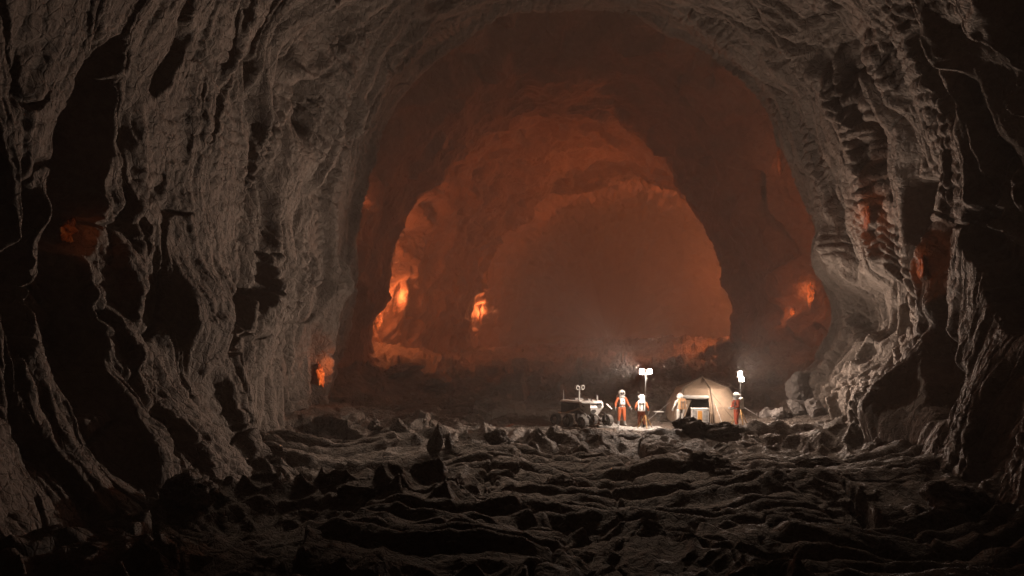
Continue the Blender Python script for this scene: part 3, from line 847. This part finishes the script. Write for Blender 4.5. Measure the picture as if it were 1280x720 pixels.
hexport(Vector((1.09, 0.17, 1.04)), 0.19, 0.14, Matrix.Identity(3))
hexport(Vector((1.00, -0.16, 0.75)), 0.19, 0.13, Matrix.Rotation(R(20), 3, 'Y'))
hexport(Vector((0.80, -0.525, 1.04)), 0.17, 0.09, Matrix.Rotation(R(-66), 3, 'Z'))
dk = MB().prism([(-1.15, -0.30), (-0.85, -0.72), (0.75, -0.72), (1.22, -0.28), (1.22, 0.28), (0.75, 0.72), (-0.85, 0.72), (-1.15, 0.30)], 1.165, 1.235,
                [(-1.05, -0.28), (-0.80, -0.66), (0.72, -0.66), (1.12, -0.25), (1.12, 0.25), (0.72, 0.66), (-0.80, 0.66), (-1.05, 0.28)]).build('deck', M_WHITE, rov, angle=20)
d2 = MB()
d2.box((-0.55, 0.1, 1.28), (0.5, 0.5, 0.08), bev=0.02); d2.box((0.2, 0.28, 1.27), (0.3, 0.3, 0.06), bev=0.02); d2.build('deck_box', M_GREY, dk)
ms = MB().tube([(0.15, -0.30, 1.22), (0.15, -0.30, 1.82)], 0.035, 12).lathe([(0.08, 0), (0.08, 0.05), (0.04, 0.08)], Matrix.Translation((0.15, -0.30, 1.235))).build('mast', M_WHITE, rov)
MB().box((0.15, -0.30, 1.84), (0.10, 0.30, 0.06), bev=0.015).build('mast_bar', M_DMETAL, ms)
for s in (-1, 1):
    cx_ = MB(); Mx = Matrix.Translation((0.12, -0.30 + 0.17 * s, 1.89)) @ Matrix.Rotation(R(90), 4, 'Y')
    cx_.lathe([(0.07, -0.05), (0.125, 0.0), (0.13, 0.09), (0.115, 0.13)], Mx); hd = cx_.build('camera_head', M_WHITE, ms)
    ln = MB(); ln.lathe([(0.07, 0.11), (0.075, 0.14), (0.03, 0.148), (0.0, 0.148)], Mx); ln.build('lens', M_VISOR, hd)
MB().tube([(-0.95, -0.35, 1.22), (-0.95, -0.35, 1.72)], [0.022, 0.014], 8).build('antenna', M_WHITE, rov)
MB().tube([(0.62, 0.45, 1.22), (0.62, 0.45, 1.48)], [0.06, 0.05], 12).build('sensor_post', M_GREY, rov)
da = MB().tube([(1.0, 0.50, 0.95), (1.20, 0.62, 0.92)], 0.03, 8).build('dish_arm', M_DMETAL, rov)
MB().lathe([(0.0, 0.0), (0.10, 0.01), (0.20, 0.05), (0.205, 0.06), (0.10, 0.025), (0.0, 0.018)], Matrix.Translation((1.24, 0.64, 0.93)) @ Matrix.Rotation(R(35), 4, 'Y') @ Matrix.Rotation(R(-25), 4, 'X')).build('dish', M_WHITE, da)


def rover_wheel(x, y, s):
    r = 0.29; Mx = Matrix.Translation((x, y, 0.27)) @ Matrix.Rotation(R(90), 4, 'X')
    ty = MB(); ty.lathe([(0.20, -0.13), (0.27, -0.13), (0.285, -0.08), (0.29, 0.0), (0.285, 0.08), (0.27, 0.13), (0.20, 0.13), (0.20, -0.13)], Mx, 36)
    for k in range(20):
        a = 2 * math.pi * k / 20
        ty.box((x + math.cos(a) * 0.29, y, 0.27 + math.sin(a) * 0.29), (0.03, 0.25, 0.022), (0, -a + R(0), 0))
    w_ = ty.build('wheel', M_TYRE, rov)
    rm = MB(); rm.lathe([(0.20, -0.05), (0.17, -0.02), (0.06, 0.0), (0.05, 0.05 * 1)], Mx, 24)
    for k in range(5):
        a = 2 * math.pi * k / 5; rm.tube([Mx @ Vector((0, 0, 0.09)), Mx @ Vector((0.19 * math.cos(a), 0.19 * math.sin(a), 0.05))], 0.02, 6)
        rm.tube([Mx @ Vector((0, 0, -0.09)), Mx @ Vector((0.19 * math.cos(a), 0.19 * math.sin(a), -0.05))], 0.02, 6)
    rm.build('rim', M_METAL, w_)
    MB().lathe([(0.055, -0.12), (0.06, -0.11), (0.06, 0.11), (0.055, 0.12)], Mx, 14).build('hub', M_METAL, w_)


for s in (-1, 1):
    for x in (-1.0, -0.08, 1.0): rover_wheel(x, 0.83 * s, s)
    a = MB()
    a.tube([(1.0, 0.66 * s, 0.30), (1.0, 0.64 * s, 0.62), (0.42, 0.60 * s, 0.86), (-0.42, 0.60 * s, 0.62)], 0.042, 10)
    a.tube([(-1.0, 0.66 * s, 0.30), (-0.95, 0.64 * s, 0.56), (-0.42, 0.60 * s, 0.62), (-0.08, 0.66 * s, 0.30)], 0.038, 10)
    for x in (1.0, -1.0, -0.08): a.tube([(x, 0.64 * s, 0.28), (x, 0.76 * s, 0.27)], 0.045, 10)
    a.tube([(0.42, 0.48 * s, 0.86), (0.42, 0.64 * s, 0.86)], 0.07, 12)
    a.build('rocker_arm', M_METAL, rov)
    MB().poly([(-1.3, 0.70 * s, 0.70), (-1.3, 0.98 * s, 0.70), (-0.9, 0.98 * s, 0.76), (-0.9, 0.70 * s, 0.76)], 0.02).build('fender', M_WHITE, rov)
ar = MB().tube([(0.95, -0.2, 0.60), (1.30, -0.24, 0.62), (1.34, -0.05, 0.42), (1.22, 0.1, 0.38)], 0.035, 10).build('robot_arm', M_METAL, rov)
MB().lathe([(0.07, 0), (0.085, 0.02), (0.085, 0.12), (0.06, 0.15)], Matrix.Translation((1.22, 0.1, 0.30)), 14).build('tool_turret', M_DMETAL, ar)

# ------------------------------------------------------------------- rocks
def rock(name, loc, size, rz, label, cat, seed, mat=None, cuts=9, rough=0.16, group=None, sub=5, spike=0.0):
    bm = bmesh.new(); bmesh.ops.create_icosphere(bm, subdivisions=sub, radius=1.0)
    rnd = random.Random(seed)
    planes = []
    for _ in range(cuts):
        n = Vector((rnd.gauss(0, 1), rnd.gauss(0, 1), rnd.gauss(0, 0.9))).normalized(); planes.append((n, rnd.uniform(0.52, 0.9)))
    off = Vector((seed * 3.1, seed * 1.7, 0))
    for v in bm.verts:
        p = v.co.copy()
        for n, d in planes:
            k = p.dot(n) - d
            if k > 0: p -= n * k * 0.93
        q = p.copy()
        p += v.normal * (rough * mnoise.fractal(q * 1.6 + off, 0.9, 2.1, 6) + rough * 0.5 * (0.35 - abs(mnoise.noise(q * 3.1 + off)) * 1.2) + rough * 0.3 * mnoise.fractal(q * 7 + off, 0.7, 2.0, 4))
        if spike and p.z > 0:
            p.x *= max(0.04, 1 - spike * p.z); p.y *= max(0.10, 1 - spike * 0.8 * p.z)
        v.co = Vector((p.x * size[0], p.y * size[1], p.z * size[2]))
    for f in bm.faces: f.smooth = True
    me = bpy.data.meshes.new(name); bm.to_mesh(me); bm.free()
    o = link(name, me, mat or FLOOR); o.location = loc; o.rotation_euler = (rnd.uniform(-.12, .12), rnd.uniform(-.12, .12), rz)
    return tag(o, label, cat, group)


def rock_px(px, py, d, size, rz, label, cat, seed, name='boulder', sink=0.3, **kw):
    """rests on the ground below the bearing, sunk a little"""
    x = (px - 640) / F * d
    return rock(name, (x, d, gz(x, d) + size[2] * (1 - sink) * 0.7), size, rz, label, cat, seed, **kw)


rock_px(1003, 496, 44.5, (0.95, 0.8, 1.05), 0.4, 'largest pale grey boulder leaning on the right wall beyond the last astronaut', 'boulder', 3, mat=BOULD, sink=0.0)
rock_px(996, 520, 43.2, (0.75, 0.6, 0.5), 1.2, 'pale grey boulder lying under the largest pale boulder', 'boulder', 5, mat=BOULD)
rock_px(972, 518, 43.0, (0.65, 0.5, 0.42), 2.2, 'sharp brightly lit boulder right of the floodlight tripod', 'boulder', 8, mat=BOULD, cuts=14, rough=0.24)
rock_px(956, 524, 43.6, (0.42, 0.4, 0.34), 0.2, 'small rounded grey boulder between tripod and sharp lit boulder', 'boulder', 9, mat=BOULD)
rock_px(1023, 520, 41.6, (0.8, 0.7, 0.6), 0.2, 'brown boulder at the foot of the right wall, nearest of the group there', 'boulder', 12, mat=BOULD)
rock_px(862, 545, 37.6, (0.9, 0.5, 0.42), 0.1, 'dark jagged outcrop hiding the foot of the equipment case', 'outcrop', 14, name='rock_outcrop', cuts=18, rough=0.40, sink=0.35, spike=0.35)
rock_px(902, 546, 37.2, (1.2, 0.5, 0.36), -0.15, 'long dark outcrop below the astronaut in profile', 'outcrop', 15, name='rock_outcrop', cuts=18, rough=0.38)
rock_px(545, 592, 30.8, (0.34, 0.22, 0.75), 0.3, 'tallest dark pointed shard standing in the middle of the floor', 'shard', 17, name='rock_shard', cuts=12, rough=0.14, spike=0.95, sink=0.1)
rock_px(562, 592, 31.2, (0.28, 0.22, 0.52), 1.2, 'slimmer dark shard right behind the tallest shard', 'shard', 18, name='rock_shard', cuts=12, rough=0.14, spike=1.0, sink=0.1)
rock_px(498, 560, 36.6, (0.5, 0.25, 0.5), 0.0, 'dark tooth-like shard below the left wall, largest of a pair', 'shard', 19, name='rock_shard', cuts=14, rough=0.16, spike=0.8, sink=0.15)
rock_px(470, 562, 36.3, (0.4, 0.25, 0.42), 0.7, 'lower dark shard left of the tooth-like shard', 'shard', 20, name='rock_shard', cuts=14, rough=0.16, spike=0.75, sink=0.15)
rock_px(622, 575, 33.0, (0.75, 0.4, 0.42), 0.4, 'dark broken slab tipped up in the middle distance below the rover', 'slab', 23, name='flat_rock', cuts=16, rough=0.2, spike=0.4)
rock_px(700, 618, 26.5, (0.8, 0.5, 0.42), 0.5, 'dark angular block left of the ropy lava fan', 'block', 24, name='rock_block', cuts=14, rough=0.18, spike=0.3)
rock_px(1040, 600, 30.0, (1.5, 0.75, 0.36), 0.05, 'long low slab below the right wall', 'slab', 28, name='flat_rock', cuts=12, rough=0.16)
rock_px(880, 600, 28.5, (0.95, 0.7, 0.5), -0.5, 'folded brown block right of the ropy lava fan', 'block', 29, name='rock_block', cuts=8, rough=0.22)
rock_px(1195, 660, 22.0, (0.75, 0.9, 0.75), 0.4, 'large dark block in the lower right corner', 'block', 31, name='rock_block', cuts=12, rough=0.2)
rock_px(225, 585, 28.0, (1.5, 0.8, 0.6), -0.35, 'large dark slab leaning at the foot of the left wall', 'slab', 33, name='flat_rock', cuts=12, rough=0.2)
rock_px(240, 640, 22.5, (0.9, 0.75, 0.62), 0.8, 'furrowed dark block in the lower left', 'block', 35, name='rock_block', cuts=12, rough=0.26)
rock_px(455, 650, 23.0, (0.95, 0.55, 0.32), 0.1, 'flat cracked slab between the furrowed block and the ropy fan', 'slab', 36, name='flat_rock', cuts=12, rough=0.16)
rock_px(505, 487, 62, (1.7, 1.0, 0.6), 0.3, 'dark boulder below the left opening, against the orange glow', 'boulder', 41, mat=DEEP, sink=0.2)
rock_px(545, 492, 60, (1.3, 1.0, 0.8), 1.0, 'lower dark boulder right of the boulder against the orange glow', 'boulder', 42, mat=DEEP, sink=0.2)


# -------------------------------------------------------------- molten rock
def lava(px, py, d, w, h, label, seed, lean=0.0, strength=6.0, depth=0.4, turn=0.0):
    """a ragged seam of glowing lava bulging from the wall"""
    bm = bmesh.new(); bmesh.ops.create_icosphere(bm, subdivisions=5, radius=1.0)
    off = Vector((seed * 5.3, 1.1 * seed, seed))
    for v in bm.verts:
        p = v.co.copy()
        wv = mnoise.fractal(Vector((p.z * 1.6, seed, 0)), 0.8, 2, 4) * 0.8
        k = (1 - abs(p.z)) * 0.6 + 0.4
        p.x = p.x * k + wv * 0.6
        p += v.normal * 0.7 * mnoise.fractal(v.co * 2.3 + off, 0.7, 2.1, 5)
        p.x += lean * p.z
        v.co = Vector((p.x * w / 2, p.y * depth, p.z * h / 2))
    for f in bm.faces: f.smooth = True
    me = bpy.data.meshes.new('lava_seam'); bm.to_mesh(me); bm.free()
    o = link('lava_seam', me, lava_mat('molten_lava', strength)); o.location = at(px, py, d); o.rotation_euler = (0, 0, turn)
    return tag(o, label, 'lava', 'glowing lava seams')


def wall_hit(key, px, py):
    P = SURF[key].reshape(-1, 3); X, Y = px_of(P)
    m = np.where((np.abs(X - px) < 4) & (np.abs(Y - py) < 4) & (P[:, 1] > 12))[0]
    if not len(m): return None
    return Vector([float(q) for q in P[m[np.argmin(P[m, 1])]]])


LAVA_LIGHTS = []
for key, px, py, w_, h_, lean, stg, pw, lb in (
        ('A', 403, 468, 0.30, 1.3, -0.25, 1.2, 40, 'glowing seam low on the left wall, left of the dark arch edge'),
        ('A', 1080, 272, 0.14, 0.9, -0.2, 0.2, 26, 'dim emissive patch painting orange-lit rock high on the right wall under the pale ridge'),  # these three seams glow to imitate rock lit orange, not molten lava
        ('A', 1148, 336, 0.12, 0.8, -0.5, 0.2, 12, 'thin emissive patch painting orange-lit rock on the right wall, nearest the right border'),
        ('A', 84, 286, 0.30, 0.6, 0.2, 0.06, 2.2, 'faint emissive patch painting reddish-lit rock in the dark hollow of the far left wall'),
        ('B', 1010, 368, 0.5, 2.2, 0.3, 0.8, 70, 'bright orange seam beside the right arch edge above the tent'),
        ('B', 987, 388, 0.3, 0.7, -0.3, 1.0, 30, 'small bright seam left of and below the bright right arch seam'),
        ('B', 456, 245, 0.2, 2.2, 0.3, 0.6, 40, 'narrow upright seam inside the left arch edge, high up'),
        ('B', 970, 205, 0.14, 2.2, -0.5, 0.15, 7, 'narrow seam high inside the right arch edge'),
        ('C', 499, 372, 0.7, 3.4, 0.35, 0.45, 1000, 'tall flame-like seam just inside the left opening'),
        ('C', 477, 400, 0.7, 1.8, 0.2, 0.9, 300, 'small bright seam hugging the dark left arch edge at its widest'),
        ('C', 604, 384, 1.0, 3.8, 0.2, 0.45, 1800, 'broad glowing seam on the far left wall beyond the flame-like one')):
    q = wall_hit(key, px, py)
    if q is None: print('no wall at', key, px, py); continue
    X, Y = (q.x / q.y * F + 640, HY - (q.z - CZ) / q.y * F)
    o_ = lava(px, py, q.y, w_, h_, lb, int(px), lean, stg, 0.22 + 0.1 * w_)
    to = (Vector((3.5, q.y - 7.0, 8.0)) - q).normalized()
    o_.location = q + to * 0.05
    LAVA_LIGHTS.append((q + to * (0.75 + 0.3 * w_), OR, pw, 0.6 if key == 'C' else 0.25))
gq = ground_at(640, 42.3)
o_ = lava(640, 535, 42.3, 0.6, 0.3, 'small ember-red seam in the rubble left of the rover', 640, 0.0, 0.3, 0.3); o_.location = gq + Vector((0, 0, 0.02))


def painted_pool(px, d, rx, ry, label, seed):  # raised pale patch; its colour paints the floodlight pool on the ground
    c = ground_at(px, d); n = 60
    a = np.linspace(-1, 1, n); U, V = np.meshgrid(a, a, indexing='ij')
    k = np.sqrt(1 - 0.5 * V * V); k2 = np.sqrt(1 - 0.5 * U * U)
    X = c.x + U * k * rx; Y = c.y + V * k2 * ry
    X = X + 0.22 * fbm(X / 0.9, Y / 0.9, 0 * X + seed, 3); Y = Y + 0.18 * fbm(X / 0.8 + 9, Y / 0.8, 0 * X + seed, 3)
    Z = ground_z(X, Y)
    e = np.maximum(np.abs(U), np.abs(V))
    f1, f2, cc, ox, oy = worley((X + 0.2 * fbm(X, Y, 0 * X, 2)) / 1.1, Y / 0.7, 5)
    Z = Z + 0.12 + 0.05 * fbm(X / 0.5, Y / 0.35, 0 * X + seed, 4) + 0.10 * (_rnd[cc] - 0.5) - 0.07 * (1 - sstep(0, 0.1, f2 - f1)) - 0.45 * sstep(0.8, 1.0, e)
    o_ = link('painted_pool_rock', grid_mesh('painted_pool_rock', np.stack([X, Y, Z], -1)), LIT_POOL)
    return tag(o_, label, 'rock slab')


painted_pool(803, 41.0, 1.55, 1.15, 'flat pale patch painting the lamp-lit ground at the feet of the two orange suited astronauts', 3.0)
painted_pool(760, 42.2, 0.65, 0.5, 'small pale patch painting lamp-lit ground between the rover wheels and the orange astronaut', 6.0)
painted_pool(920, 41.3, 1.05, 0.75, 'pale patch painting the lamp-lit ground under the astronaut in profile', 9.0)


# ================================================================== lights
def point(name, loc, col, p, r=0.3):
    l = bpy.data.lights.new(name, 'POINT'); l.energy = p; l.color = col; l.shadow_soft_size = r
    o = bpy.data.objects.new(name, l); o.location = loc; COL.objects.link(o); return o


def spot(name, loc, aim, col, p, cone=160, blend=0.9, r=0.2):
    l = bpy.data.lights.new(name, 'SPOT'); l.energy = p; l.color = col; l.shadow_soft_size = r
    l.spot_size = R(cone); l.spot_blend = blend
    o = bpy.data.objects.new(name, l); o.location = loc; COL.objects.link(o)
    o.rotation_euler = (Vector(aim) - Vector(loc)).to_track_quat('-Z', 'Y').to_euler(); return o


WHITE = (1.0, 0.81, 0.67)
L1 = at(805, 464, 41.0); L2 = at(925, 467, 42.4)
spot('flood_beam', L1 + Vector((-0.25, -0.3, 0.05)), (-13, 31, 9), WHITE, 8800, 104, 1.0)
spot('flood_beam', L1 + Vector((0, -0.3, 0.12)), (0, 34, 22), WHITE, 2600, 132, 1.0)
spot('flood_beam', L1 + Vector((0.2, -0.35, 0.05)), (15, 36, 15), WHITE, 2400, 150, 1.0)
spot('flood_beam', L2 + Vector((-0.1, -0.35, 0.05)), (18, 28, 9), WHITE, 4500, 135, 1.0)
spot('flood_spill', L1 + Vector((0, -0.3, 0)), L1 + Vector((0.25, 0.25, -3)), WHITE, 1350, 172, 0.6)
spot('flood_spill', L2 + Vector((-0.25, -0.3, 0)), L2 + Vector((-0.6, -0.7, -3)), WHITE, 680, 172, 0.6)
point('flood_glare', L1 + Vector((0, -0.2, 0)), WHITE, 520, 0.2)
point('flood_glare', L2 + Vector((-0.1, -0.2, 0)), WHITE, 380, 0.2)
# added sun that brightens the floor through an invented, unseen roof gap
sl = bpy.data.lights.new('added_floor_sun', 'SUN'); sl.energy = 5.0; sl.angle = R(20); sl.color = (1.0, 0.76, 0.58)
so = bpy.data.objects.new('added_floor_sun', sl); COL.objects.link(so)
so.rotation_euler = Vector((-0.06, -0.70, -0.71)).to_track_quat('-Z', 'Y').to_euler()

# glow of the molten rock
point('lava_glow', at(468, 345, 84), OR, 6000, 1.2)
point('lava_glow', at(926, 352, 84), OR, 8500, 1.2)
point('lava_glow', at(1000, 350, 140), OR, 450000, 2.5)
point('lava_glow', at(560, 350, 145), OR, 340000, 2.5)
point('lava_glow', at(745, 240, 104), OR, 1000, 3.0)  # added mid-air lamp, no lava here; lights the far chamber's crown
point('lava_glow', at(1062, 330, 55), OR, 800, 0.6)
point('lava_glow', at(1035, 200, 57), OR, 700, 0.6)
point('lava_glow', at(425, 300, 54), OR, 450, 0.6)
for a in LAVA_LIGHTS: point('lava_glow', *a)

# --------------------------------------------------------------------- air
hm = bpy.data.materials.new('dusty_air'); hm.use_nodes = True
nt = hm.node_tree; nt.nodes.clear()
out = nt.nodes.new('ShaderNodeOutputMaterial'); pv = nt.nodes.new('ShaderNodeVolumePrincipled')
pv.inputs['Color'].default_value = (0.9, 0.82, 0.76, 1); pv.inputs['Density'].default_value = 0.0016; pv.inputs['Anisotropy'].default_value = 0.0
nt.links.new(pv.outputs[0], out.inputs['Volume'])
bm = bmesh.new(); bmesh.ops.create_cube(bm, size=1.0)
me = bpy.data.meshes.new('haze'); bm.to_mesh(me); bm.free()
hz = link('haze', me, hm); hz['kind'] = 'stuff'
hz.location = (30, 158, 29); hz.scale = (240, 376, 120)

w = bpy.data.worlds.new('World'); scene.world = w; w.use_nodes = True
bg = w.node_tree.nodes['Background']; bg.inputs['Color'].default_value = (0.01, 0.008, 0.007, 1); bg.inputs['Strength'].default_value = 0.02

# ------------------------------------------------------------------ camera
cam = bpy.data.cameras.new('camera'); cam.lens = 28; cam.sensor_width = 36; cam.clip_end = 2000; cam.clip_start = 0.1
cam.shift_y = (HY - 360) / 1280
co = bpy.data.objects.new('camera', cam); COL.objects.link(co)
co.location = (0, 0, CZ); co.rotation_euler = (R(90), 0, 0)
scene.camera = co
scene.render.engine = 'CYCLES'
cy = scene.cycles
cy.use_denoising = True
cy.max_bounces = 5; cy.diffuse_bounces = 3; cy.glossy_bounces = 2; cy.transmission_bounces = 2; cy.volume_bounces = 1
cy.sample_clamp_indirect = 4.0
cy.caustics_reflective = False; cy.caustics_refractive = False
vs = scene.view_settings
vs.view_transform = 'Standard'; vs.look = 'None'; vs.exposure = 0.3; vs.gamma = 1.0; vs.use_curve_mapping = False
